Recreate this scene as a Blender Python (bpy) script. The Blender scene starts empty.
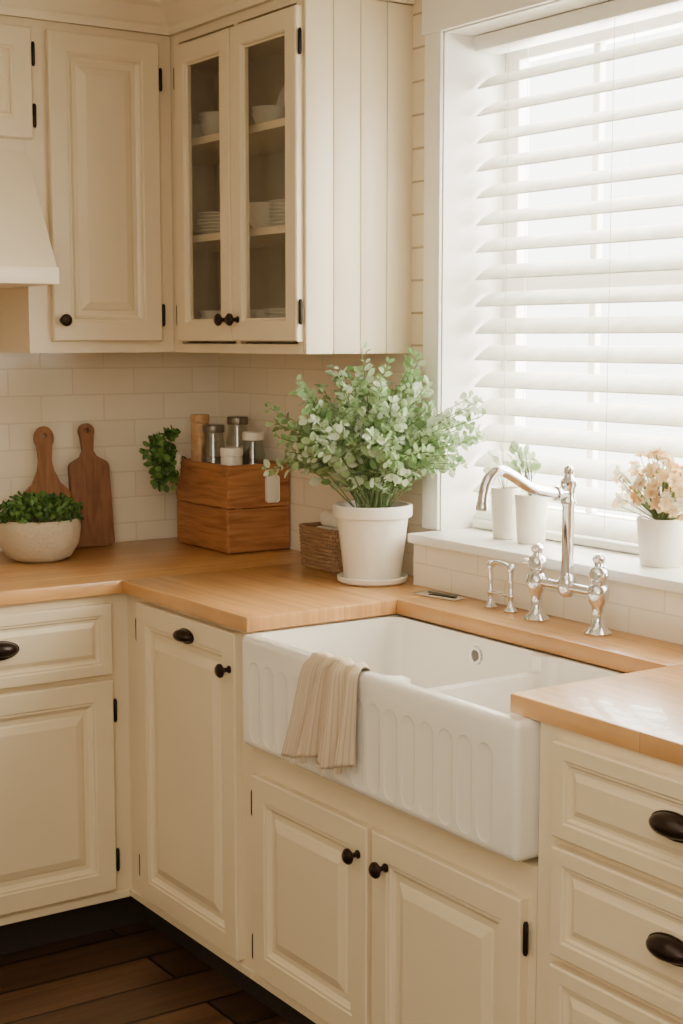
import bpy, bmesh, math, random
from mathutils import Vector, Matrix
random.seed(7)
COL=bpy.context.scene.collection
def srgb(r,g,b):
    f=lambda c:(c/255/12.92) if c/255<=0.04045 else ((c/255+0.055)/1.055)**2.4
    return (f(r),f(g),f(b),1)
# ---------------------------------------------------------------- materials
def newmat(name):
    m=bpy.data.materials.new(name); m.use_nodes=True
    nt=m.node_tree; return m,nt,nt.nodes['Principled BSDF']
def N(nt,t,**k):
    n=nt.nodes.new(t)
    for a,b in k.items(): setattr(n,a,b)
    return n
def paint(name,c,rough=.45,metal=0,var=.05,scale=6,bump=0,trans=0,spec=.5,coat=0):
    m,nt,p=newmat(name)
    p.inputs['Roughness'].default_value=rough; p.inputs['Metallic'].default_value=metal
    p.inputs['Specular IOR Level'].default_value=spec
    p.inputs['Coat Weight'].default_value=coat
    if trans: p.inputs['Transmission Weight'].default_value=trans
    tc=N(nt,'ShaderNodeTexCoord'); no=N(nt,'ShaderNodeTexNoise'); no.inputs['Scale'].default_value=scale; no.inputs['Detail'].default_value=4
    nt.links.new(tc.outputs['Object'],no.inputs['Vector'])
    mx=N(nt,'ShaderNodeMix',data_type='RGBA')
    mx.inputs[6].default_value=tuple(x*(1-var) for x in c[:3])+(1,); mx.inputs[7].default_value=tuple(min(1,x*(1+var)) for x in c[:3])+(1,)
    nt.links.new(no.outputs['Fac'],mx.inputs[0]); nt.links.new(mx.outputs[2],p.inputs['Base Color'])
    if bump:
        b=N(nt,'ShaderNodeBump'); b.inputs['Strength'].default_value=bump; b.inputs['Distance'].default_value=.01
        n2=N(nt,'ShaderNodeTexNoise'); n2.inputs['Scale'].default_value=scale*12
        nt.links.new(tc.outputs['Object'],n2.inputs['Vector']); nt.links.new(n2.outputs['Fac'],b.inputs['Height']); nt.links.new(b.outputs[0],p.inputs['Normal'])
    return m
def swiz(nt,a,b):
    tc=N(nt,'ShaderNodeTexCoord'); s=N(nt,'ShaderNodeSeparateXYZ'); c=N(nt,'ShaderNodeCombineXYZ')
    nt.links.new(tc.outputs['Object'],s.inputs[0]); nt.links.new(s.outputs[a],c.inputs[0]); nt.links.new(s.outputs[b],c.inputs[1])
    return c
def planks(name,c1,c2,cm,a,b,w,h,mortar,rough=.4,grain=1,bumpd=.2,gscale=3,offset=.5,freq=2,coat=0):
    m,nt,p=newmat(name); c=swiz(nt,a,b)
    br=N(nt,'ShaderNodeTexBrick'); br.offset=offset; br.offset_frequency=freq
    br.inputs['Color1'].default_value=c1; br.inputs['Color2'].default_value=c2; br.inputs['Mortar'].default_value=cm
    br.inputs['Scale'].default_value=1; br.inputs['Brick Width'].default_value=w; br.inputs['Row Height'].default_value=h
    br.inputs['Mortar Size'].default_value=mortar; br.inputs['Mortar Smooth'].default_value=.2; br.inputs['Bias'].default_value=0
    nt.links.new(c.outputs[0],br.inputs['Vector'])
    p.inputs['Roughness'].default_value=rough; p.inputs['Coat Weight'].default_value=coat
    out=br.outputs['Color']
    if grain:
        mp=N(nt,'ShaderNodeMapping'); mp.inputs['Scale'].default_value=(gscale,gscale*18,1); nt.links.new(c.outputs[0],mp.inputs[0])
        no=N(nt,'ShaderNodeTexNoise'); no.inputs['Scale'].default_value=1; no.inputs['Detail'].default_value=8; no.inputs['Distortion'].default_value=.6
        nt.links.new(mp.outputs[0],no.inputs['Vector'])
        rp=N(nt,'ShaderNodeMapRange'); rp.inputs[1].default_value=.3; rp.inputs[2].default_value=.7; rp.inputs[3].default_value=1-.28*grain; rp.inputs[4].default_value=1+.12*grain
        nt.links.new(no.outputs['Fac'],rp.inputs[0])
        mm=N(nt,'ShaderNodeMix',data_type='RGBA',blend_type='MULTIPLY'); mm.inputs[0].default_value=1
        nt.links.new(out,mm.inputs[6]); nt.links.new(rp.outputs[0],mm.inputs[7]); out=mm.outputs[2]
    nt.links.new(out,p.inputs['Base Color'])
    bp=N(nt,'ShaderNodeBump'); bp.invert=True; bp.inputs['Strength'].default_value=bumpd; bp.inputs['Distance'].default_value=.004
    nt.links.new(br.outputs['Fac'],bp.inputs['Height']); nt.links.new(bp.outputs[0],p.inputs['Normal'])
    return m
def woodmat(name,c1,c2,axis,rough=.5,s=4,bump=.15):
    m,nt,p=newmat(name); tc=N(nt,'ShaderNodeTexCoord'); mp=N(nt,'ShaderNodeMapping')
    sc=[s*12]*3; sc[axis]=s; mp.inputs['Scale'].default_value=sc; nt.links.new(tc.outputs['Object'],mp.inputs[0])
    no=N(nt,'ShaderNodeTexNoise'); no.inputs['Scale'].default_value=1; no.inputs['Detail'].default_value=6; no.inputs['Distortion'].default_value=.8
    nt.links.new(mp.outputs[0],no.inputs['Vector']); r=N(nt,'ShaderNodeValToRGB')
    r.color_ramp.elements[0].position=.3; r.color_ramp.elements[1].position=.7; r.color_ramp.elements[0].color=c1; r.color_ramp.elements[1].color=c2
    nt.links.new(no.outputs['Fac'],r.inputs[0]); nt.links.new(r.outputs[0],p.inputs['Base Color']); p.inputs['Roughness'].default_value=rough
    b=N(nt,'ShaderNodeBump'); b.inputs['Strength'].default_value=bump; b.inputs['Distance'].default_value=.004
    nt.links.new(no.outputs['Fac'],b.inputs['Height']); nt.links.new(b.outputs[0],p.inputs['Normal'])
    return m
def glassmat(name,tint,refl=.06):
    m,nt,p=newmat(name); nt.nodes.remove(p); o=nt.nodes['Material Output']
    t=N(nt,'ShaderNodeBsdfTransparent'); t.inputs[0].default_value=tint
    g=N(nt,'ShaderNodeBsdfGlossy'); g.inputs['Roughness'].default_value=.05
    mx=N(nt,'ShaderNodeMixShader'); mx.inputs[0].default_value=refl; nt.links.new(t.outputs[0],mx.inputs[1]); nt.links.new(g.outputs[0],mx.inputs[2]); nt.links.new(mx.outputs[0],o.inputs[0])
    return m
def leafmat(name,c,tl=.35):
    m,nt,p=newmat(name); o=nt.nodes['Material Output']; p.inputs['Roughness'].default_value=.5
    tc=N(nt,'ShaderNodeTexCoord'); no=N(nt,'ShaderNodeTexNoise'); no.inputs['Scale'].default_value=25
    nt.links.new(tc.outputs['Object'],no.inputs['Vector'])
    mx=N(nt,'ShaderNodeMix',data_type='RGBA'); mx.inputs[6].default_value=tuple(x*.8 for x in c[:3])+(1,); mx.inputs[7].default_value=tuple(min(1,x*1.2) for x in c[:3])+(1,)
    nt.links.new(no.outputs['Fac'],mx.inputs[0]); nt.links.new(mx.outputs[2],p.inputs['Base Color'])
    tr=N(nt,'ShaderNodeBsdfTranslucent'); nt.links.new(mx.outputs[2],tr.inputs[0])
    ms=N(nt,'ShaderNodeMixShader'); ms.inputs[0].default_value=tl; nt.links.new(p.outputs[0],ms.inputs[1]); nt.links.new(tr.outputs[0],ms.inputs[2]); nt.links.new(ms.outputs[0],o.inputs[0])
    return m
CREAM=paint('cream_cabinet_paint',srgb(229,211,178),.36,var=.03,scale=3)
CREAM2=paint('cream_trim_paint',srgb(236,220,190),.42,var=.03)
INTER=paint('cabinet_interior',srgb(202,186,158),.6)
WHITE=paint('white_trim_paint',srgb(244,239,230),.4,var=.02)
CEIL=paint('ceiling_paint',srgb(240,234,222),.8,var=.01)
WALLP=paint('wall_paint',srgb(232,220,194),.8,var=.02)
TILEB=planks('subway_tile_back',srgb(241,230,208),srgb(236,224,201),srgb(225,212,188),'X','Z',.19,.0745,.0021,rough=.14,grain=0,bumpd=.4)
TILEW=planks('subway_tile_window',srgb(241,230,208),srgb(236,224,201),srgb(225,212,188),'Y','Z',.19,.0745,.0021,rough=.14,grain=0,bumpd=.4)
SHIP=planks('shiplap_boards',srgb(235,220,190),srgb(230,214,184),srgb(186,166,134),'Y','Z',6,.078,.003,rough=.5,grain=0,bumpd=.8)
BUTX=planks('butcher_block_x',srgb(220,168,108),srgb(202,149,91),srgb(172,122,74),'X','Y',.7,.055,.0006,rough=.32,grain=.95,bumpd=.03,offset=.37,coat=.15)
BUTY=planks('butcher_block_y',srgb(220,168,108),srgb(202,149,91),srgb(172,122,74),'Y','X',.7,.055,.0006,rough=.32,grain=.95,bumpd=.03,offset=.37,coat=.15)
FLOOR=planks('dark_floorboards',srgb(100,70,47),srgb(60,41,29),srgb(14,9,7),'X','Y',1.6,.15,.004,rough=.38,grain=1.8,bumpd=.5,gscale=2.5,offset=.4)
DARK=paint('toe_kick_shadow',srgb(42,32,25),.8)  # shadow in the recess under the cabinets, put into the toe board's colour
PORC=paint('fireclay_white',srgb(241,235,223),.15,var=.01,coat=.5)
CERAM=paint('white_ceramic',srgb(238,231,216),.35,var=.03,bump=.05)
CHROME=paint('polished_chrome',(.78,.79,.82,1),.10,metal=1,var=.01)
BRONZE=paint('dark_bronze',srgb(52,40,36),.3,metal=.8,var=.1)
BLACK=paint('black_iron',srgb(28,24,22),.45,metal=.5)
CRATE=woodmat('crate_wood_long',srgb(138,86,48),srgb(188,128,78),1,.6,6,.4)
CRATX=woodmat('crate_wood_end',srgb(138,86,48),srgb(188,128,78),0,.6,6,.4)
WAL1=woodmat('walnut_board',srgb(118,76,50),srgb(150,102,70),2,.5,5)
WAL2=woodmat('brown_board',srgb(130,86,56),srgb(166,115,76),2,.5,5)
LIDW=woodmat('lid_wood',srgb(186,140,92),srgb(210,168,120),0,.5,5)
STONE=paint('stone_bowl',srgb(194,178,152),.8,var=.15,scale=12,bump=.3)
WICK=woodmat('wicker_fibre',srgb(120,88,60),srgb(176,138,100),1,.8,20)
GLASS=glassmat('door_glass',(.95,.94,.91,1),.07)
JAR=glassmat('jar_glass',(.80,.82,.80,1),.14)
SPICE=paint('jar_contents',srgb(140,122,98),.8,var=.4,scale=60)
SPICE2=paint('jar_contents_pale',srgb(190,172,146),.8,var=.2,scale=60)
TINLID=paint('pewter_lid',srgb(120,112,100),.35,metal=.7)
LEAF=[leafmat('eucalyptus_leaf_a',srgb(162,186,136)),leafmat('eucalyptus_leaf_b',srgb(134,166,108)),leafmat('eucalyptus_leaf_c',srgb(200,212,184))]
HERB=[leafmat('herb_leaf_a',srgb(84,122,58)),leafmat('herb_leaf_b',srgb(112,150,76)),leafmat('herb_leaf_c',srgb(60,94,42))]
FLOW=[leafmat('petal_peach',srgb(244,210,158)),leafmat('petal_white',srgb(248,236,212)),leafmat('petal_amber',srgb(224,164,92))]
STEM=paint('plant_stem',srgb(110,128,80),.6)
SOIL=paint('soil',srgb(70,50,36),.9,var=.3,scale=40)
BLIND=leafmat('blind_slat_white',srgb(240,235,225),.30)
CORD=paint('blind_cord',srgb(235,230,220),.7)
def towelmat():
    m,nt,p=newmat('striped_linen'); c=N(nt,'ShaderNodeUVMap'); s=N(nt,'ShaderNodeSeparateXYZ'); nt.links.new(c.outputs[0],s.inputs[0])
    w=N(nt,'ShaderNodeMath',operation='SINE'); q=N(nt,'ShaderNodeMath',operation='MULTIPLY'); q.inputs[1].default_value=300
    nt.links.new(s.outputs[0],q.inputs[0]); nt.links.new(q.outputs[0],w.inputs[0])
    r=N(nt,'ShaderNodeValToRGB'); r.color_ramp.elements[0].position=.35; r.color_ramp.elements[1].position=.95
    r.color_ramp.elements[0].color=srgb(210,190,163); r.color_ramp.elements[1].color=srgb(190,169,141)
    nt.links.new(w.outputs[0],r.inputs[0]); nt.links.new(r.outputs[0],p.inputs['Base Color']); p.inputs['Roughness'].default_value=.9
    tc=N(nt,'ShaderNodeTexCoord'); no=N(nt,'ShaderNodeTexNoise'); no.inputs['Scale'].default_value=600; b=N(nt,'ShaderNodeBump'); b.inputs['Strength'].default_value=.2; b.inputs['Distance'].default_value=.002
    nt.links.new(tc.outputs['Object'],no.inputs['Vector']); nt.links.new(no.outputs['Fac'],b.inputs['Height']); nt.links.new(b.outputs[0],p.inputs['Normal'])
    return m
TOWEL=towelmat()
# ---------------------------------------------------------------- helpers
def grp(name):
    e=bpy.data.objects.new(name,None); e.empty_display_size=.1; COL.objects.link(e); return e
def fin(bm,name,mat,parent=None,smooth=None,recalc=True):
    if recalc: bmesh.ops.recalc_face_normals(bm,faces=bm.faces)
    me=bpy.data.meshes.new(name); bm.to_mesh(me); bm.free()
    for m in (mat if isinstance(mat,(list,tuple)) else [mat]): me.materials.append(m)
    if smooth is not None:
        for p in me.polygons: p.use_smooth=True
        me.set_sharp_from_angle(angle=math.radians(smooth))
    o=bpy.data.objects.new(name,me); COL.objects.link(o)
    if parent: o.parent=parent
    return o
def addbox(bm,x0,x1,y0,y1,z0,z1,bev=0,seg=1,M=None):
    r=bmesh.ops.create_cube(bm,size=1); vs=r['verts']
    T=Matrix.Translation(((x0+x1)/2,(y0+y1)/2,(z0+z1)/2))@Matrix.Diagonal((abs(x1-x0),abs(y1-y0),abs(z1-z0),1))
    bmesh.ops.transform(bm,matrix=T,verts=vs)
    if bev:
        es=list({e for v in vs for e in v.link_edges})
        rr=bmesh.ops.bevel(bm,geom=es,offset=bev,segments=seg,affect='EDGES',profile=.5)
        vs=list({v for f in rr['faces'] for v in f.verts}|set(v for v in vs if v.is_valid))
    if M is not None: bmesh.ops.transform(bm,matrix=M,verts=vs)
    return vs
def box(name,x0,x1,y0,y1,z0,z1,mat,parent=None,bev=0,seg=1,M=None):
    bm=bmesh.new(); addbox(bm,x0,x1,y0,y1,z0,z1,bev,seg)
    if M is not None: bmesh.ops.transform(bm,matrix=M,verts=bm.verts)
    return fin(bm,name,mat,parent,smooth=35 if bev and seg>1 else None)
def boxes(name,lst,mat,parent=None,bev=0,seg=1):
    bm=bmesh.new()
    for b in lst: addbox(bm,*b,bev,seg)
    return fin(bm,name,mat,parent,smooth=35 if bev and seg>1 else None)
def addlathe(bm,prof,M=None,seg=32,mi=0):
    rings=[]
    for r,z in prof:
        if r<1e-5: rings.append([bm.verts.new((0,0,z))])
        else: rings.append([bm.verts.new((r*math.cos(2*math.pi*i/seg),r*math.sin(2*math.pi*i/seg),z)) for i in range(seg)])
    for a,b in zip(rings,rings[1:]):
        for i in range(seg):
            j=(i+1)%seg
            if len(a)==1 and len(b)==1: continue
            if len(a)==1: f=bm.faces.new((a[0],b[i],b[j]))
            elif len(b)==1: f=bm.faces.new((a[i],a[j],b[0]))
            else: f=bm.faces.new((a[i],a[j],b[j],b[i]))
            f.material_index=mi
    if M is not None: bmesh.ops.transform(bm,matrix=M,verts=[v for r in rings for v in r])
def lathe(name,prof,loc,mat,parent=None,seg=40,R=None,smooth=40):
    bm=bmesh.new(); M=Matrix.Translation(loc)
    if R is not None: M=M@R
    addlathe(bm,prof,M,seg); return fin(bm,name,mat,parent,smooth=smooth)
def addtube(bm,pts,rad,seg=14,mi=0):
    pts=[Vector(p) for p in pts]; n=len(pts)
    rr=rad if isinstance(rad,(list,tuple)) else [rad]*n
    rings=[]; up=None
    for i,p in enumerate(pts):
        t=(pts[min(i+1,n-1)]-pts[max(i-1,0)]).normalized()
        if up is None: up=Vector((0,0,1)) if abs(t.z)<.9 else Vector((1,0,0))
        a=t.cross(up)
        if a.length<1e-4: a=t.cross(Vector((0,1,0)))
        a.normalize(); b=a.cross(t).normalized(); up=b
        rings.append([bm.verts.new(p+rr[i]*(math.cos(2*math.pi*k/seg)*a+math.sin(2*math.pi*k/seg)*b)) for k in range(seg)])
    for A,B in zip(rings,rings[1:]):
        for k in range(seg):
            f=bm.faces.new((A[k],A[(k+1)%seg],B[(k+1)%seg],B[k])); f.material_index=mi
    for e in (rings[0],rings[-1]):
        f=bm.faces.new(e); f.material_index=mi
def tube(name,pts,rad,mat,parent=None,seg=14):
    bm=bmesh.new(); addtube(bm,pts,rad,seg); return fin(bm,name,mat,parent,smooth=50)
def bez(pts,n=10):
    P=[Vector(p) for p in pts]; P=[P[0]*2-P[1]]+P+[P[-1]*2-P[-2]]; out=[]
    for i in range(1,len(P)-2):
        for k in range(n):
            t=k/n; a,b,c,d=P[i-1],P[i],P[i+1],P[i+2]
            out.append(.5*((2*b)+(-a+c)*t+(2*a-5*b+4*c-d)*t*t+(-a+3*b-3*c+d)*t**3))
    out.append(P[-2]); return out
RAISED=[(0,0),(0,.017),(.003,.020),(.048,.020),(.051,.0175),(.056,.0175),(.059,.013),(.066,.009),(.078,.009),(.082,.012),(.100,.018),(.103,.018)]
def panel(name,face,axis,u0,u1,z0,z1,mat,parent,prof=RAISED,cap=True):
    bm=bmesh.new(); rings=[]
    for ins,d in prof:
        c=[(u0+ins,z0+ins),(u1-ins,z0+ins),(u1-ins,z1-ins),(u0+ins,z1-ins)]
        rings.append([bm.verts.new((u,face-d,z) if axis=='y' else (face-d,u,z)) for u,z in c])
    for a,b in zip(rings,rings[1:]):
        for i in range(4): bm.faces.new((a[i],a[(i+1)%4],b[(i+1)%4],b[i]))
    if cap: bm.faces.new(rings[-1])
    bm.faces.new(rings[0])
    return fin(bm,name,mat,parent)
RX=Matrix.Rotation(-math.pi/2,4,'Y')   # +z -> -x
RY=Matrix.Rotation(math.pi/2,4,'X')    # +z -> -y
KN=[(0,0),(.0085,0),(.0085,.003),(.005,.006),(.005,.014),(.010,.018),(.0155,.023),(.0155,.027),(.011,.032),(0,.034)]
def knob(face,axis,u,z,parent):
    loc=(u,face,z) if axis=='y' else (face,u,z)
    lathe('knob',KN,loc,BRONZE,parent,24,RY if axis=='y' else RX)
def cup(face,axis,u,z,parent,w=.045,h=.021,d=.026):
    """oval bin pull: half-ellipsoid shell, open along the bottom, with a thin rim"""
    bm=bmesh.new(); n=40; m=9; rows=[]
    rim=[(1.10,0.0),(1.10,.003),(1.0,.004)]
    for k,dd in rim:
        rows.append([(w*k*math.cos(2*math.pi*i/n),h*k*math.sin(2*math.pi*i/n),dd) for i in range(n)])
    for j in range(1,m+1):
        ph=j/m*math.pi/2
        rows.append([(w*math.cos(ph)*math.cos(2*math.pi*i/n),h*(math.cos(ph)*math.sin(2*math.pi*i/n)+.12*math.sin(ph)),.004+d*math.sin(ph)) for i in range(n)])
    V=[]
    for r in rows:
        q=[]
        for a,b,c in r:
            if b<-.62*h: c=min(c,.004)
            q.append(bm.verts.new((u+a,face-c,z+b) if axis=='y' else (face-c,u+a,z+b)))
        V.append(q)
    for a,b in zip(V,V[1:]):
        for i in range(n): bm.faces.new((a[i],a[(i+1)%n],b[(i+1)%n],b[i]))
    fin(bm,'cup_pull',BRONZE,parent,smooth=50)
def hinge(face,axis,u,z,parent):
    prof=[(0,-.03),(.003,-.029),(.0048,-.024),(.0048,.024),(.003,.029),(0,.03)]
    loc=(u,face-.012,z) if axis=='y' else (face-.012,u,z)
    lathe('hinge',prof,loc,BLACK,parent,12)
# ---------------------------------------------------------------- room shell
XL,YN,ZC=-3.7,-5.4,2.37
box('floor',XL,.24,YN,.12,-.08,0,FLOOR)
box('ceiling',XL,.24,YN,.12,ZC,ZC+.08,CEIL)
w=grp('wall_back')
box('wall_plaster',XL,.24,0,.12,0,ZC,WALLP,w); box('wall_tiles',XL,-.006,-.006,0,.915,1.47,TILEB,w)
W0,W1,WZ0,WZ1=-1.087,-2.33,1.02,2.21
w=grp('wall_right')
boxes('wall_plaster',[(0,.24,W0,0,0,ZC),(0,.24,YN,W1,0,ZC),(0,.24,W1,W0,0,WZ0-.02),(0,.24,W1,W0,WZ1,ZC)],WALLP,w)
box('wall_tiles',-.006,0,W0,0,.915,1.462,TILEW,w)
boxes('wall_shiplap',[(-.012,0,W0,-.9,1.463,ZC),(-.012,0,W1-1.5,W1,.92,ZC)],SHIP,w)
box('wall_left',XL-.1,XL,YN,.12,0,ZC,WALLP); box('wall_front',XL-.1,.24,YN-.1,YN,0,ZC,WALLP)
# window
wn=grp('window_1')
boxes('casing',[(-.022,-.0121,-1.092,-1.030,1.0405,2.30),(-.022,-.0121,W1-.09,W1+.005,1.0405,2.30)],WHITE,wn,.003,2)
boxes('head_casing',[(-.026,-.0121,W1-.10,-1.023,2.205,2.295),(-.036,-.0121,W1-.115,-1.013,2.2955,2.325)],WHITE,wn,.003,2)
boxes('jamb_liner',[(-.0119,.23,W0-.008,W0,1.04,WZ1),(-.0119,.23,W1,W1+.008,1.04,WZ1),(-.0119,.23,W1,W0,WZ1-.008,WZ1)],WHITE,wn)
fr=[]
for a,b in ((W0-.008,W0-.06),(W1+.008,W1+.06)): fr.append((.17,.205,min(a,b),max(a,b),1.04,WZ1-.008))
fr+= [(.17,.205,W1+.06,W0-.06,1.04,1.10),(.17,.205,W1+.06,W0-.06,WZ1-.06,WZ1-.008),(.165,.205,W1+.06,W0-.06,1.60,1.645)]
for k in range(1,4):
    y=W0+(W1-W0)*k/4; fr.append((.18,.20,y-.011,y+.011,1.10,WZ1-.06))
boxes('sash',fr,WHITE,wn,.002)
box('pane',.188,.191,W1+.05,W0-.05,1.09,WZ1-.05,glassmat('window_glass',(.98,.99,.99,1),.03),wn)
sl=grp('window_sill')
box('tiled_ledge',-.09,-.0065,-2.75,-1.090,.9155,1.017,TILEW,sl)
box('sill_board',-.108,.17,W1+.001,-1.088,1.0175,1.04,WHITE,sl,.004,2)
box('sill_end_board',-.108,-.013,-2.76,W1,1.0175,1.04,WHITE,sl,.004,2)
# blinds
bl=grp('venetian_blind')
bm=bmesh.new(); z=1.085; ys=(W1+.02,-1.106); xb=.105
while z<2.15:
    n=6; wd=.066; tilt=math.radians(32+random.uniform(-1.5,1.5)); vs=[]
    for k in range(n+1):
        s=(k/n-.5)*wd; crown=.004*(1-(2*k/n-1)**2)
        x=xb+s*math.cos(tilt)-crown*math.sin(tilt); zz=z+s*math.sin(tilt)+crown*math.cos(tilt)
        vs.append([(x,ys[0],zz),(x,ys[1],zz),(x+.0018*math.sin(tilt),ys[1],zz-.0028),(x+.0018*math.sin(tilt),ys[0],zz-.0028)])
    V=[[bm.verts.new(p) for p in q] for q in vs]
    for a,b in zip(V,V[1:]):
        for i in range(4): bm.faces.new((a[i],a[(i+1)%4],b[(i+1)%4],b[i]))
    bm.faces.new(V[0]); bm.faces.new(V[-1])
    z+=.0635
fin(bm,'slats',BLIND,bl,smooth=40)
box('head_rail',xb-.04,xb+.035,ys[0],ys[1],2.165,2.20,WHITE,bl,.003,2)
box('bottom_rail',xb-.03,xb+.03,ys[0],ys[1],1.043,1.060,WHITE,bl,.004,2)
bm=bmesh.new()
for y in (-1.22,-1.56,-1.90,-2.2):
    for dx in (-.029,.029): addtube(bm,[(xb+dx,y,1.05),(xb+dx,y,2.17)],.0008,6)
fin(bm,'ladder_cords',CORD,bl)
# ---------------------------------------------------------------- base cabinets
ZT=.881; F=-.61; ZB=.105
bc=grp('base_cabinet')
boxes('carcass',[(-1.9,-.61,F,-.008,ZB,ZT-.001),(-.61,-.008,-1.213,-.008,ZB,ZT-.001)],CREAM,bc)
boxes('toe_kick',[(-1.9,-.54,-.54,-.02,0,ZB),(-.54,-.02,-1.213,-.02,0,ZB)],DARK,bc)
DRAW=[(0,0),(0,.017),(.003,.020),(.026,.020),(.029,.0165),(.033,.0165),(.037,.011),(.043,.011),(.055,.017),(.058,.017)]
panel('drawer_front',F,'y',-1.24,-.660,.682,.858,CREAM,bc,DRAW)
panel('door',F,'y',-1.24,-.660,.135,.668,CREAM,bc)
panel('drawer_front',F,'y',-1.85,-1.27,.682,.858,CREAM,bc,DRAW); panel('door',F,'y',-1.85,-1.27,.135,.668,CREAM,bc)
cup(F-.019,'y',-.95,.775,bc); hinge(F,'y',-.653,.59,bc); hinge(F,'y',-.653,.21,bc)
panel('door',F,'x',-1.168,-.696,.135,.868,CREAM,bc)
cup(F-.019,'x',-.952,.828,bc,w=.034,h=.016); knob(F-.019,'x',-1.148,.787,bc)
hinge(F,'x',-.688,.80,bc); hinge(F,'x',-.688,.21,bc)
boxes('base_moulding',[(-1.9,-.617,F-.007,F-.0002,ZB,.125),(F-.007,F-.0002,-1.213,-.603,ZB,.125)],CREAM,bc,.002)
sc=grp('sink_base_cabinet')
box('carcass',F,-.008,-2.128,-1.2135,ZB,.633,CREAM,sc)
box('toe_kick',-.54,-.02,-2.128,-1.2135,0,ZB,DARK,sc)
panel('door',F,'x',-1.665,-1.238,.135,.575,CREAM,sc); panel('door',F,'x',-2.108,-1.681,.135,.575,CREAM,sc)
knob(F-.019,'x',-1.638,.517,sc); knob(F-.019,'x',-1.728,.517,sc)
for zz in (.51,.19): hinge(F,'x',-1.231,zz,sc); hinge(F,'x',-2.115,zz,sc)
box('base_moulding',F-.007,F-.0002,-2.128,-1.2135,ZB,.125,CREAM,sc,.002)
dc=grp('drawer_base_cabinet')
box('carcass',F,-.008,-3.4,-2.130,ZB,ZT-.001,CREAM,dc); box('toe_kick',-.54,-.02,-3.4,-2.130,0,ZB,DARK,dc)
for a,b in ((.706,.863),(.509,.690),(.135,.493)):
    panel('drawer_front',F,'x',-2.69,-2.180,a,b,CREAM,dc,DRAW); panel('drawer_front',F,'x',-3.3,-2.73,a,b,CREAM,dc,DRAW)
for zz in (.795,.609,.33): cup(F-.019,'x',-2.445,zz,dc,w=.042,h=.0195)
# ---------------------------------------------------------------- countertop
ct=grp('countertop')
D=-.635
box('slab_back_run',-1.9,-.008,D,-.008,ZT,.915,BUTX,ct,.004,2)
box('slab_corner_run',D,-.008,-1.232,D-.0006,ZT,.915,BUTY,ct,.004,2)
box('slab_behind_sink',-.245,-.008,-2.0595,-1.2326,ZT,.915,BUTY,ct,.004,2)
box('slab_right_run',-.617,-.008,-3.4,-2.06,ZT,.915,BUTY,ct,.004,2)
# ---------------------------------------------------------------- farmhouse sink
fs=grp('farmhouse_sink')
SX0,SX1,SY0,SY1,SZ0,SZ1=-.650,-.235,-2.120,-1.228,.643,.8805
bm=bmesh.new(); addbox(bm,SX0,SX1,SY0,SY1,SZ0,SZ1,.014,4); body=fin(bm,'basin_body',PORC,fs)
bm=bmesh.new()
for (x0,x1,y0,y1,z0) in ((-.625,-.258,-1.735,-1.251,.672),(-.625,-.258,-2.096,-1.762,.672)):
    addbox(bm,x0,x1,y0,y1,z0,1.05,.032,5)
addbox(bm,-.600,-.282,-1.79,-1.71,.848,1.1,.006,2)
ypos=[]
y=SY1-.060
while y>SY0+.05: ypos.append(y); y-=.0535
cut1=fin(bm,'cutter_bowl',PORC)
bm=bmesh.new()
for y in ypos:
    R=.0225; n=8; prof=[]
    zt,zb=.808,.682
    for i in range(n+1): a=-math.pi/2+math.pi/2*i/n; prof.append((R*math.cos(a) if i else 0,zb+R*math.sin(a)))
    for i in range(n+1): a=math.pi/2*i/n; prof.append((R*math.cos(a) if i<n else 0,zt+R*math.sin(a)))
    addlathe(bm,prof,Matrix.Translation((SX0,y,0))@Matrix.Diagonal((.085,.93,1,1)),20)
cut2=fin(bm,'cutter_flutes',PORC)
for c in (cut1,cut2):
    md=body.modifiers.new('b','BOOLEAN'); md.operation='DIFFERENCE'; md.object=c; md.solver='EXACT'
    if c is cut1: md.use_self=True
dg=bpy.context.evaluated_depsgraph_get(); me=bpy.data.meshes.new_from_object(body.evaluated_get(dg))
body.modifiers.clear(); body.data=me
for c in (cut1,cut2): bpy.data.objects.remove(c)
for p in me.polygons: p.use_smooth=True
me.set_sharp_from_angle(angle=math.radians(26))
lathe('overflow_ring',[(0,.001),(.012,.001),(.013,.004),(.018,.004),(.020,0)],(-.2585,-1.535,.842),CHROME,fs,24,RX)
lathe('overflow_hole',[(0,.0015),(.011,.0015),(.011,.0)],(-.2595,-1.535,.842),TINLID,fs,24,RX)
for y in (-1.48,-1.94): lathe('drain',[(0,.002),(.02,.002),(.03,.005),(.042,.004),(.045,0)],(-.44,y,.6722),CHROME,fs,28)
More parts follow.
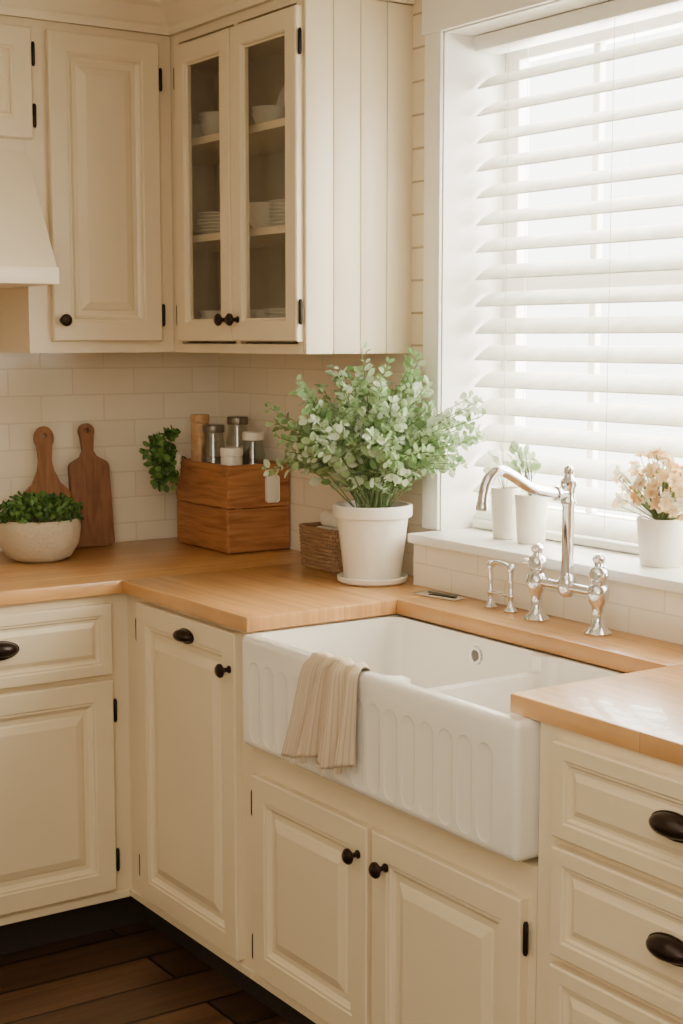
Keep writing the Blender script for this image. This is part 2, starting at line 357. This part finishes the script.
# towel
tw=grp('dish_towel')
bm=bmesh.new(); uv=bm.loops.layers.uv.new('UVMap'); NU,NV=60,50
path=[(-.619,.80),(-.621,.84),(-.623,.870),(-.629,.884),(-.640,.888),(-.651,.884),(-.658,.870),(-.660,.83),(-.662,.78),(-.663,.74),(-.664,.70)]
pp=bez([(a,0,b) for a,b in path],6); L=len(pp)
G=[]
for i,p in enumerate(pp):
    s=i/(L-1); row=[]
    sp=max(0,(s-.45)/.55); wd=.135+.085*sp**.8; yc=-1.600+.03*sp
    for j in range(NU+1):
        q=j/NU; amp=.004+.011*sp
        fold=amp*(math.sin(q*math.pi*7+.8*s)+.45*math.sin(q*math.pi*15+2)+.9)
        y=yc-(q-.5)*wd+.006*math.sin(q*9+s*5)
        dx,dz=(-1,0) if s>.5 else (0,1) if s>.32 else (1,0)
        zz=p.z+dz*fold*.8
        if s>.5: zz-= sp*(.018*(1-q)+ .006*math.sin(q*12))
        x=p.x+(dx*fold if s>.5 else dx*fold*.6)
        if .32<s<=.5: x-= (s-.32)/.18*fold*.5
        row.append(bm.verts.new((x,y,zz)))
    G.append(row)
for i in range(L-1):
    for j in range(NU):
        f=bm.faces.new((G[i][j],G[i][j+1],G[i+1][j+1],G[i+1][j]))
        for lp,(a,b) in zip(f.loops,((j,i),(j+1,i),(j+1,i+1),(j,i+1))): lp[uv].uv=(a/NU,b/L)
o=fin(bm,'cloth',TOWEL,tw,smooth=180); md=o.modifiers.new('s','SOLIDIFY'); md.thickness=.002; md.offset=1
bm=bmesh.new()
for v in range(70):
    q=v/69; y=-1.570-(q-.5)*.22+.006*math.sin(q*9+5); amp=.015
    fold=amp*(math.sin(q*math.pi*7+.8)+.45*math.sin(q*math.pi*15+2)+.9)
    z=.70-(.018*(1-q)+.006*math.sin(q*12)); x=-.664-fold
    addtube(bm,[(x,y,z+.001),(x-.001,y+random.uniform(-.002,.002),z-.014)],.0008,4)
fin(bm,'fringe',TOWEL,tw)
# ---------------------------------------------------------------- upper cabinets
U=-.316; ZU,ZTT=1.462,2.285
uc=grp('upper_cabinet')
box('carcass',-.727,-.3175,U,-.008,ZU,ZTT,CREAM,uc)
box('bridge_carcass',-1.7,-.7275,U,-.008,1.957,ZTT,CREAM,uc)
panel('door',U,'y',-.668,-.360,1.492,2.262,CREAM,uc); panel('small_door',U,'y',-1.2,-.712,1.992,2.262,CREAM,uc)
knob(U-.019,'y',-.645,1.545,uc)
for zz in (2.17,1.56): hinge(U,'y',-.353,zz,uc)
for zz in (2.2,2.05): hinge(U,'y',-.705,zz,uc)
gc=grp('glass_front_cabinet')
Y0,Y1=-.963,-.008
boxes('carcass',[(-.316,-.008,Y0+.012,Y1,ZU,1.485),(-.316,-.008,Y0+.012,Y1,2.262,ZTT)],CREAM,gc)
box('end_wall',-.316,-.008,Y0+.004,Y0+.0118,ZU,ZTT,CREAM,gc)
boxes('face_frame',[(-.316,-.298,Y0+.012,-.936,1.4852,2.2618),(-.316,-.298,-.363,-.3165,1.4852,2.2618),(-.316,-.298,-.668,-.648,1.4852,2.2618)],CREAM,gc)
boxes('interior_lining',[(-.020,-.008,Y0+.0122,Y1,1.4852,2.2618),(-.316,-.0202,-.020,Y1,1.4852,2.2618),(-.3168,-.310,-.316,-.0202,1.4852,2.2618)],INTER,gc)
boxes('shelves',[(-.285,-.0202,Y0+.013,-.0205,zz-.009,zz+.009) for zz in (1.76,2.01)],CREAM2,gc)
bm=bmesh.new(); n=4; wv=(.316-.008)/n
for i in range(n): addbox(bm,-.316+i*wv+.0004,-.316+(i+1)*wv-.0004,Y0-.008,Y0+.0038,ZU,ZTT,.0035,2)
fin(bm,'beadboard_end',CREAM2,gc,smooth=35)
STILE=[(0,0),(0,.017),(.003,.020),(.046,.020),(.050,.017),(.052,.011),(.056,.010),(.056,.002),(.056,0)]
for a,b in ((-.654,-.370),(-.960,-.660)):
    bm=bmesh.new(); rings=[]
    for ins,d in STILE:
        c=[(a+ins,1.492+ins),(b-ins,1.492+ins),(b-ins,2.25-ins),(a+ins,2.25-ins)]
        rings.append([bm.verts.new((U-.0003-d,u,z)) for u,z in c])
    rings.append(rings[0])
    for r1,r2 in zip(rings,rings[1:]):
        for i in range(4): bm.faces.new((r1[i],r1[(i+1)%4],r2[(i+1)%4],r2[i]))
    fin(bm,'glass_door_frame',CREAM,gc)
    box('glass_pane',U-.009,U-.006,a+.057,b-.057,1.549,2.193,GLASS,gc)
knob(U-.019,'x',-.634,1.545,gc); knob(U-.019,'x',-.690,1.545,gc)
for zz in (2.17,1.56): hinge(U,'x',-.363,zz,gc); hinge(U,'x',-.966,zz,gc)
# crown
bm=bmesh.new(); rings=[]
for o_,z in [(0,2.286),(.012,2.286),(.012,2.305),(.02,2.312),(.045,2.345),(.062,2.355),(.062,2.369),(0,2.369)]:
    rings.append([bm.verts.new(p) for p in ((-1.7,U-o_,z),(U-o_,U-o_,z),(U-o_,Y0-.008-o_,z),(-.013,Y0-.008-o_,z))])
rings.append(rings[0])
for a,b in zip(rings,rings[1:]):
    for i in range(3): bm.faces.new((a[i],a[i+1],b[i+1],b[i]))
fin(bm,'trim_crown',CREAM2)
# dishes
ds=grp('stacked_dishes')
def plates(n,loc,r,parent):
    bm=bmesh.new()
    for i in range(n):
        z=i*.009; addlathe(bm,[(0,z),(r*.55,z),(r*.62,z+.003),(r,z+.014),(r*.99,z+.016),(r*.6,z+.007),(0,z+.005)],Matrix.Translation(loc),32)
    fin(bm,'plate_stack',CERAM,parent,smooth=50)
def bowls(n,loc,r,parent):
    bm=bmesh.new()
    for i in range(n):
        z=i*.014; addlathe(bm,[(0,z),(r*.45,z),(r*.8,z+.02),(r,z+.045),(r*.96,z+.045),(r*.75,z+.022),(0,z+.008)],Matrix.Translation(loc),32)
    fin(bm,'bowl_stack',CERAM,parent,smooth=50)
plates(7,(-.185,-.70,1.7695),.056,ds); bowls(3,(-.185,-.575,1.7695),.048,ds); plates(6,(-.19,-.36,1.7695),.07,ds)
plates(9,(-.185,-.675,1.4855),.056,ds); bowls(4,(-.185,-.55,1.4855),.055,ds); bowls(4,(-.19,-.35,1.4855),.06,ds)
bowls(3,(-.19,-.35,2.0195),.055,ds); bowls(2,(-.185,-.60,2.0195),.046,ds); bowls(2,(-.16,-.20,2.0195),.055,ds)
lathe('standing_plate',[(0,0),(.05,0),(.056,.003),(.078,.012),(.077,.014),(.055,.007),(0,.005)],(-.070,-.540,2.100),CERAM,ds,36,Matrix.Rotation(math.radians(-80),4,'Y'))
# ---------------------------------------------------------------- range hood
hd=grp('range_hood')
bm=bmesh.new(); HX0,HX1=-1.62,-.7285
sec=[(-.008,1.9565),(-.325,1.9565),(-.495,1.670),(-.008,1.670)]
A=[bm.verts.new((HX0,y,z)) for y,z in sec]; B=[bm.verts.new((HX1,y,z)) for y,z in sec]
for i in range(4): bm.faces.new((A[i],A[(i+1)%4],B[(i+1)%4],B[i]))
bm.faces.new(A); bm.faces.new(B); fin(bm,'canopy',CREAM2,hd)
nb=6; bm=bmesh.new()
for i in range(nb):
    x0=HX0+(HX1-HX0)*i/nb+.002; x1=HX0+(HX1-HX0)*(i+1)/nb-.002
    vs=[bm.verts.new(p) for p in ((x0,-.3265,1.9565),(x1,-.3265,1.9565),(x1,-.4985,1.670),(x0,-.4985,1.670),(x0,-.332,1.9565),(x1,-.332,1.9565),(x1,-.504,1.670),(x0,-.504,1.670))]
    for q in ((0,1,2,3),(4,5,6,7),(0,1,5,4),(2,3,7,6),(0,3,7,4),(1,2,6,5)): bm.faces.new([vs[k] for k in q])
fin(bm,'canopy_boards',CREAM2,hd)
boxes('lip',[(HX0,HX1,-.515,-.008,1.628,1.6698)],CREAM2,hd,.003,2)
# ---------------------------------------------------------------- leaves
def addleaf(bm,p,d,n,L,W,mi,cup_=.15):
    d=d.normalized(); s=d.cross(n)
    if s.length<1e-3: s=d.cross(Vector((1,0,.2)))
    s.normalize(); n=s.cross(d).normalized()
    pts=[(0,0,0),(.3,.42,.06),(.62,.5,.05),(.9,.26,-.03),(1,0,-.1),(.9,-.26,-.03),(.62,-.5,.05),(.3,-.42,.06)]
    c=bm.verts.new(p+d*L*.5-n*L*cup_*.3)
    v=[bm.verts.new(p+d*L*a+s*W*b+n*L*h) for a,b,h in pts]
    for i in range(8):
        f=bm.faces.new((v[i],v[(i+1)%8],c)); f.material_index=mi; f.smooth=True
def rv(): return Vector((random.gauss(0,1),random.gauss(0,1),random.gauss(0,1))).normalized()
def mats_mesh(bm,name,mats,parent):
    me=bpy.data.meshes.new(name); bm.to_mesh(me); bm.free()
    for m in mats: me.materials.append(m)
    o=bpy.data.objects.new(name,me); COL.objects.link(o); o.parent=parent; return o
pe=grp('potted_eucalyptus'); PX,PY=-.15,-1.005
lathe('saucer',[(0,0),(.076,0),(.084,.006),(.086,.016),(.083,.018),(.079,.008),(0,.008)],(PX,PY,.9155),CERAM,pe,48)
lathe('pot',[(0,0),(.064,0),(.068,.003),(.086,.150),(.094,.152),(.096,.156),(.096,.178),(.093,.181),(.086,.180),(.084,.150),(0,.150)],(PX,PY,.9242),CERAM,pe,48)
lathe('soil',[(0,.003),(.083,0)],(PX,PY,1.082),SOIL,pe,32)
er=Vector((.83,-.56,0)); ed=Vector((.56,.83,0))
def ok(p):
    if p.x>-.035 and not (p.y<-1.115 and p.x<.06): return False
    if p.y>-1.0 and p.x>-.345 and p.z>1.445: return False
    if p.z<1.075: return False
    return True
bm=bmesh.new(); bs=bmesh.new()
for i in range(135):
    th=random.uniform(0,2*math.pi); el=max(-.45,min(1,random.uniform(-.4,1.0))); rr=random.uniform(.55,1.12)
    ch=math.sqrt(max(0,1-el*el))
    tgt=Vector((PX+.010,PY-.040,1.258))+er*(.265*ch*math.cos(th)*rr)+ed*(.15*ch*math.sin(th)*rr)+Vector((0,0,.200*el*rr))
    if tgt.x>.03 : tgt.x=random.uniform(-.03,.05)
    b0=Vector((PX+random.uniform(-.03,.03),PY+random.uniform(-.03,.03),1.08))
    mid=b0.lerp(tgt,.5)+Vector((-.01,0,.05))
    pts=bez([b0,mid,tgt],8); keep=[pts[0]]
    for q in pts[1:]:
        if not ok(q): break
        keep.append(q)
    if len(keep)<4: continue
    addtube(bs,keep,[.0018*(1-.5*j/len(keep)) for j in range(len(keep))],5)
    tone=random.choice([[0,0,1],[1,1,0],[2,2,0],[0,2,0]])
    for j in range(4,len(keep)):
        dr=(keep[j]-keep[j-1]).normalized()
        for s in range(2 if j<10 else 3):
            side=dr.cross(rv()).normalized(); L_=random.uniform(.016,.034)*(1.1-.35*j/len(keep))
            p=keep[j]+side*.002+rv()*.004; dd=(side+dr*.6+Vector((0,0,.15)))
            if not ok(p+dd.normalized()*L_) : continue
            addleaf(bm,p,dd,rv()+Vector((-.3,-.3,.6)),L_,L_*random.uniform(.55,.8),random.choice(tone))
mats_mesh(bm,'leaves',LEAF,pe); fin(bs,'stems',STEM,pe)
# ---------------------------------------------------------------- crate with jars
cr=grp('wooden_crate'); cx0,cx1,cy0,cy1=-.208,-.012,-.412,-.112; cz=.9155
LA=[]; LB=[]
for i in range(2):
    z0=cz+.002+i*.121; z1=z0+.1185
    LA+= [(cx0,cx0+.010,cy0+.0105,cy1-.0105,z0,z1),(cx1-.010,cx1,cy0+.0105,cy1-.0105,z0,z1)]
    LB+= [(cx0,cx1,cy0,cy0+.010,z0,z1),(cx0,cx1,cy1-.010,cy1,z0,z1)]
LA+= [(cx0+.0105,cx1-.0105,cy0+.0105,cy1-.0105,cz,cz+.010)]
for x in (cx0+.0105,cx1-.0285):
    for y in (cy0+.0105,cy1-.0285): LA.append((x,x+.018,y,y+.018,cz+.0105,cz+.228))
boxes('long_planks',LA,CRATE,cr,.002); boxes('end_planks',LB,CRATX,cr,.002)
box('handle_plate',-.092,-.050,cy0-.008,cy0-.0005,1.050,1.125,CERAM,cr,.008,3)
def jar(x,y,z,r,h,lid,cont,nm,body=None):
    g=grp(nm)
    if cont:
        lathe('glass_body',[(0,0),(r*.92,0),(r,.006),(r,h*.86),(r*.82,h*.94),(r*.8,h)],(x,y,z),JAR,g,32)
        lathe('contents',[(0,.004),(r*.9,.004),(r*.93,h*.76),(0,h*.78)],(x,y,z),cont,g,32)
        lathe('lid',[(0,h),(r*.9,h),(r*.92,h+.003),(r*.92,h+.018),(r*.86,h+.022),(0,h+.022)],(x,y,z+.001),lid,g,32)
    else:
        lathe('body',[(0,0),(r*.95,0),(r,.005),(r,h-.004),(r*.97,h),(0,h)],(x,y,z),body,g,32)
        lathe('lid',[(0,h),(r*1.04,h),(r*1.06,h+.004),(r*1.06,h+.018),(r*.98,h+.022),(0,h+.022)],(x,y,z+.001),lid,g,32)
    return g
zb=cz+.0105
jar(-.158,-.165,zb,.026,.335,LIDW,None,'wooden_canister',LIDW)
jar(-.155,-.238,zb,.034,.310,TINLID,SPICE,'spice_jar')
jar(-.075,-.235,zb,.033,.330,TINLID,SPICE,'spice_jar')
jar(-.070,-.312,zb,.033,.290,CERAM,SPICE2,'spice_jar')
jar(-.150,-.330,zb,.030,.250,CERAM,None,'ceramic_canister',CERAM)
# loose trailing herb hung on the crate's side
tp=grp('trailing_herb')
lathe('cup',[(0,0),(.022,0),(.028,.06),(.025,.06),(.020,.01),(0,.01)],(-.248,-.165,1.115),CERAM,tp,24)
bm=bmesh.new(); bs=bmesh.new()
for i in range(24):
    v=rv(); b0=Vector((-.249,-.165,1.17))
    tip=Vector((-.262,-.165,1.178))+Vector((v.x*.045,v.y*.085,v.z*.060))
    if i<9: tip=Vector((-.268+random.uniform(-.03,.02),-.165+random.uniform(-.07,.07),1.110+random.uniform(-.025,.02)))
    if tip.x>-.230: tip.x=-.232
    mid=b0.lerp(tip,.5)+Vector((-.012,0,.028)); pts=bez([b0,mid,tip],5)
    addtube(bs,pts,.0010,5)
    for q in pts[3:]:
        for k in range(2):
            p=q+rv()*.004
            if p.x>-.226: continue
            dd=(tip-b0).normalized()*.5+rv(); dd.x=min(dd.x,.1)
            addleaf(bm,p,dd,rv()+Vector((-.5,-.7,.4)),random.uniform(.018,.030),random.uniform(.013,.020),random.choice([0,1,1,2]))
mats_mesh(bm,'leaves',HERB,tp); fin(bs,'stems',STEM,tp)
tube('hook',bez([(-.203,-.165,1.160),(-.212,-.165,1.166),(-.219,-.165,1.160),(-.222,-.165,1.135)],5),.002,BLACK,tp,8)
# ---------------------------------------------------------------- herb bowl
hb=grp('potted_herb_bowl'); BX,BY=-.672,-.215
lathe('stone_bowl',[(0,0),(.06,0),(.085,.012),(.104,.045),(.110,.085),(.108,.108),(.104,.112),(.098,.108),(.098,.085),(0,.08)],(BX,BY,.9155),STONE,hb,48)
bm=bmesh.new()
for i in range(950):
    a=random.uniform(0,2*math.pi); r=.108*math.sqrt(random.random()); hh=.060*math.sqrt(max(0,1-(r/.125)**2))*random.uniform(.3,1.25)
    p=Vector((BX+r*math.cos(a),BY+r*math.sin(a),1.015+hh))
    addleaf(bm,p,rv()+Vector((math.cos(a)*.5,math.sin(a)*.5,.7)),rv(),random.uniform(.010,.020),.012,random.choice([0,1,1,2]))
mats_mesh(bm,'leaves',HERB,hb)
bm=bmesh.new()
for i in range(60):
    a=random.uniform(0,2*math.pi); r=.09*math.sqrt(random.random()); addtube(bm,[(BX+r*.8*math.cos(a),BY+r*.8*math.sin(a),.995),(BX+r*math.cos(a),BY+r*math.sin(a),1.045)],.001,4)
fin(bm,'stems',STEM,hb)
# ---------------------------------------------------------------- cutting boards (leaning back on the tiles)
def board(name,outline,th,x,y,lean,mat,hole):
    bm=bmesh.new(); n=len(outline)
    M=Matrix.Translation((x,y,.9165+th*math.sin(lean)))@Matrix.Rotation(-lean,4,'X')
    hs=[(hole[0]+hole[2]*math.cos(2*math.pi*i/20),hole[1]+hole[2]*math.sin(2*math.pi*i/20)) for i in range(20)]
    loops=[]
    for yy in (0,th):
        a=[bm.verts.new((u,yy,v)) for u,v in outline]; b=[bm.verts.new((u,yy,v)) for u,v in hs]
        ea=[bm.edges.new((a[i],a[(i+1)%n])) for i in range(n)]; eb=[bm.edges.new((b[i],b[(i+1)%20])) for i in range(20)]
        bmesh.ops.triangle_fill(bm,edges=ea+eb,use_beauty=True)
        loops.append((a,b))
    for k,m in ((0,n),(1,20)):
        A,B=loops[0][k],loops[1][k]
        for i in range(m): bm.faces.new((A[i],A[(i+1)%m],B[(i+1)%m],B[i]))
    bmesh.ops.transform(bm,matrix=M,verts=bm.verts)
    return fin(bm,name,mat)
def arc(cx,cy,r,a0,a1,n=10,ry=None):
    ry=ry or r
    return [(cx+r*math.cos(math.radians(a0+(a1-a0)*i/n)),cy+ry*math.sin(math.radians(a0+(a1-a0)*i/n))) for i in range(n+1)]
out=arc(-.044,.012,.012,180,270,5)+arc(.044,.012,.012,270,360,5)+arc(.036,.205,.02,0,70,6)+[(.022,.235),(.014,.250)]+arc(0,.300,.021,-30,210,14)+[(-.014,.250),(-.022,.235)]+arc(-.036,.205,.02,110,180,6)
board('cutting_board',[(a*1.08,b*1.08) for a,b in out],.016,-.447,-.078,math.radians(7.5),WAL1,(0,.326,.007))
out2=arc(0,.115,.082,-60,62,16)+[(.022,.215),(.017,.235)]+arc(0,.285,.026,-40,220,14)+[(-.017,.235),(-.022,.215)]+arc(0,.115,.082,118,240,16)
zmin=min(b for a,b in out2); out2=[(a,b-zmin) for a,b in out2]
board('cutting_board',[(a*1.05,b*1.28) for a,b in out2],.015,-.575,-.064,math.radians(5.0),WAL2,(0,.315,.008))
# ---------------------------------------------------------------- wicker basket + napkin
wb=grp('wicker_basket'); bm=bmesh.new(); x0,x1,y0,y1=-.160,-.030,-.86,-.670
for k in range(11):
    z=.921+k*.0098; pts=[]; n=64
    for i in range(n+1):
        a=2*math.pi*i/n; ex=abs(math.cos(a))**.35*math.copysign(1,math.cos(a)); ey=abs(math.sin(a))**.35*math.copysign(1,math.sin(a))
        w_=.0035*(1 if (i//2+k)%2 else -1)*.5
        pts.append(((x0+x1)/2+ex*((x1-x0)/2-.004+w_)*(.93+.007*k),(y0+y1)/2+ey*((y1-y0)/2-.004+w_)*(.93+.007*k),z))
    addtube(bm,pts,.0052,6)
fin(bm,'woven_sides',WICK,wb,smooth=60)
box('base',x0+.012,x1-.012,y0+.014,y1-.014,.9157,.922,WICK,wb)
nk=grp('folded_napkin')
box('fold_lower',-.130,-.060,-.82,-.71,.9225,1.02,CERAM,nk,.012,4); box('fold_upper',-.120,-.070,-.805,-.72,1.0205,1.06,CERAM,nk,.014,4)
# ---------------------------------------------------------------- faucet
fc=grp('bridge_faucet'); FX=-.150; FY=(-1.598,-1.780); FM=-1.689; ZS=.9155
for y in FY:
    lathe('escutcheon_post',[(0,0),(.027,0),(.028,.004),(.021,.010),(.014,.018),(.012,.040),(.0125,.055),(.020,.068),(.023,.082),(.021,.094),(.014,.100),(.014,.106),(.019,.110),(.020,.122),(.017,.132),(.010,.137),(.009,.142),(.013,.147),(.0135,.153),(.008,.160),(0,.162)],(FX,y,ZS),CHROME,fc,32)
    sgn=1 if y>FM else -1
    tube('lever',bez([(FX,y,ZS+.119),(FX-.006,y+sgn*.018,ZS+.120),(FX-.012,y+sgn*.03,ZS+.122)],6),[.006]*7+[.0065]*5+[.0045],CHROME,fc)
tube('bridge',[(FX,FY[0]-.012,ZS+.083),(FX,FM+.02,ZS+.083),(FX,FM-.02,ZS+.083),(FX,FY[1]+.012,ZS+.083)],.0095,CHROME,fc,20)
lathe('column',[(0,-.022),(.012,-.02),(.018,-.012),(.019,.012),(.014,.022),(.0125,.03),(.0125,.165),(.0155,.170),(.0155,.176),(.0125,.180),(.0135,.200),(.0165,.206),(.0165,.216),(.011,.222),(.0085,.228),(.0105,.234),(.0095,.242),(.004,.247),(0,.248)],(FX,FM,ZS+.083),CHROME,fc,32)
sp=bez([(FX-.008,FM,1.188),(FX-.05,FM,1.193),(FX-.10,FM,1.205),(FX-.15,FM,1.232),(FX-.180,FM,1.243),(FX-.207,FM,1.230),(FX-.220,FM,1.200),(FX-.223,FM,1.168)],8)
tube('spout',sp,[.0110]*(len(sp)-5)+[.0118,.0125,.0135,.0135,.0135],CHROME,fc,20)
lathe('spout_collar',[(.0110,-.004),(.0150,-.002),(.0150,.004),(.0110,.006)],(FX-.03,FM,1.190),CHROME,fc,24,RX)
st=grp('side_spray_holder')
for y in (-1.430,-1.498):
    lathe('post',[(0,0),(.015,0),(.016,.003),(.010,.008),(.006,.014),(.0055,.03),(.008,.034),(.0055,.038),(.0055,.085),(.0085,.090),(.0085,.098),(.005,.103),(0,.104)],(-.135,y,ZS),CHROME,st,24)
tube('cross_bar',bez([(-.135,-1.430,ZS+.093),(-.138,-1.450,ZS+.101),(-.138,-1.478,ZS+.101),(-.135,-1.498,ZS+.093)],5),.0055,CHROME,st)
tube('lower_bar',[(-.135,-1.430,ZS+.034),(-.135,-1.498,ZS+.034)],.004,CHROME,st)
dt=grp('soap_dish'); M=Matrix.Translation((-.145,-1.260,0))@Matrix.Rotation(.15,4,'Z')
box('tray',-.022,.022,-.065,.065,.9155,.920,CHROME,dt,.002,2,M); box('brush_handle',-.007,.007,-.055,.03,.9205,.927,TINLID,dt,.003,2,M)
# ---------------------------------------------------------------- sill pots
def cpot(nm,x,y,r,h,z=1.0405,taper=.78):
    g=grp(nm); lathe('pot',[(0,0),(r*taper,0),(r*taper+.002,.003),(r,h-.004),(r*.98,h),(r*.9,h-.002),(r*.86,h*.86),(0,h*.86)],(x,y,z),CERAM,g,36)
    lathe('soil',[(0,.002),(r*.86,0)],(x,y,z+h*.865),SOIL,g,24); return g
g=cpot('potted_seedling',.025,-1.288,.034,.118)
g2=cpot('potted_seedling',.022,-1.382,.038,.110)
for gg,yy,hh,cnt in ((g2,-1.382,1.15,34),(g,-1.288,1.155,5)):
    bm=bmesh.new(); bs=bmesh.new()
    for i in range(cnt):
        v=rv(); top=Vector((.018+v.x*.022,yy+v.y*.03+(.032 if gg is g2 else 0),hh+.03+abs(v.z)*.07)); b0=Vector((.022,yy,hh-.012))
        if top.x>.05: top.x=.04
        addtube(bs,[b0,b0.lerp(top,.6)+Vector((0,0,.01)),top],.001,4)
        addleaf(bm,top,v+Vector((-.4,0,.6)),rv(),.026,.017,random.choice([0,1,2]))
    mats_mesh(bm,'leaves',LEAF,gg); fin(bs,'stems',STEM,gg)
g=cpot('potted_flowers',.018,-1.785,.052,.098)
bm=bmesh.new(); bs=bmesh.new()
for i in range(125):
    v=rv(); v.z=abs(v.z)*1.1-.1
    c=Vector((.0,-1.785,1.165))+Vector((v.x*.05,v.y*.105,v.z*.11))*random.uniform(.5,1.08)
    if c.x>.045: c.x=.04
    addtube(bs,[Vector((.018,-1.785,1.125)),c],.001,4)
    m=random.choice([0,0,0,1,1,2]); nrm=(v+rv()*.5).normalized(); t1=nrm.cross(Vector((0,.1,1))).normalized(); t2=nrm.cross(t1)
    R=random.uniform(.010,.021)
    for k in range(6):
        a=2*math.pi*k/6; addleaf(bm,c,(t1*math.cos(a)+t2*math.sin(a))+nrm*.6,nrm,R,R*.6,m)
mats_mesh(bm,'petals',FLOW,g); fin(bs,'stems',STEM,g)
# ---------------------------------------------------------------- lights
def area(nm,loc,tgt,sx,sy,pw,col):
    l=bpy.data.lights.new(nm,'AREA'); l.shape='RECTANGLE'; l.size=sx; l.size_y=sy; l.energy=pw; l.color=col
    o=bpy.data.objects.new(nm,l); COL.objects.link(o); o.location=loc; o.rotation_euler=(Vector(tgt)-Vector(loc)).to_track_quat('-Z','Y').to_euler(); return o
area('window_daylight',(.75,-1.35,1.75),(-1,-1.35,1.75),4.2,2.6,720,(1,.955,.87))
area('overhead_fill',(-2.0,-2.9,2.33),(-2.0,-2.9,0),2.2,2.4,28,(1,.895,.72))  # unseen overhead area light, added as warm fill for the closed room
area('room_fill_lamp',(-3.0,-4.6,2.05),(-.5,-.6,1.35),1.6,1.2,39,(1,.90,.74))
wd=bpy.data.worlds.new('World'); bpy.context.scene.world=wd; wd.use_nodes=True
bg=wd.node_tree.nodes['Background']; bg.inputs[0].default_value=(1,.975,.93,1); bg.inputs[1].default_value=8
# ---------------------------------------------------------------- camera
cd=bpy.data.cameras.new('camera'); cd.lens=1498.5/1024*36; cd.sensor_width=36; cd.clip_start=.05
co=bpy.data.objects.new('camera',cd); COL.objects.link(co); co.location=(-2.212,-3.921,1.499)
co.rotation_euler=(math.radians(90-6.61),0,math.radians(-34.07)); bpy.context.scene.camera=co
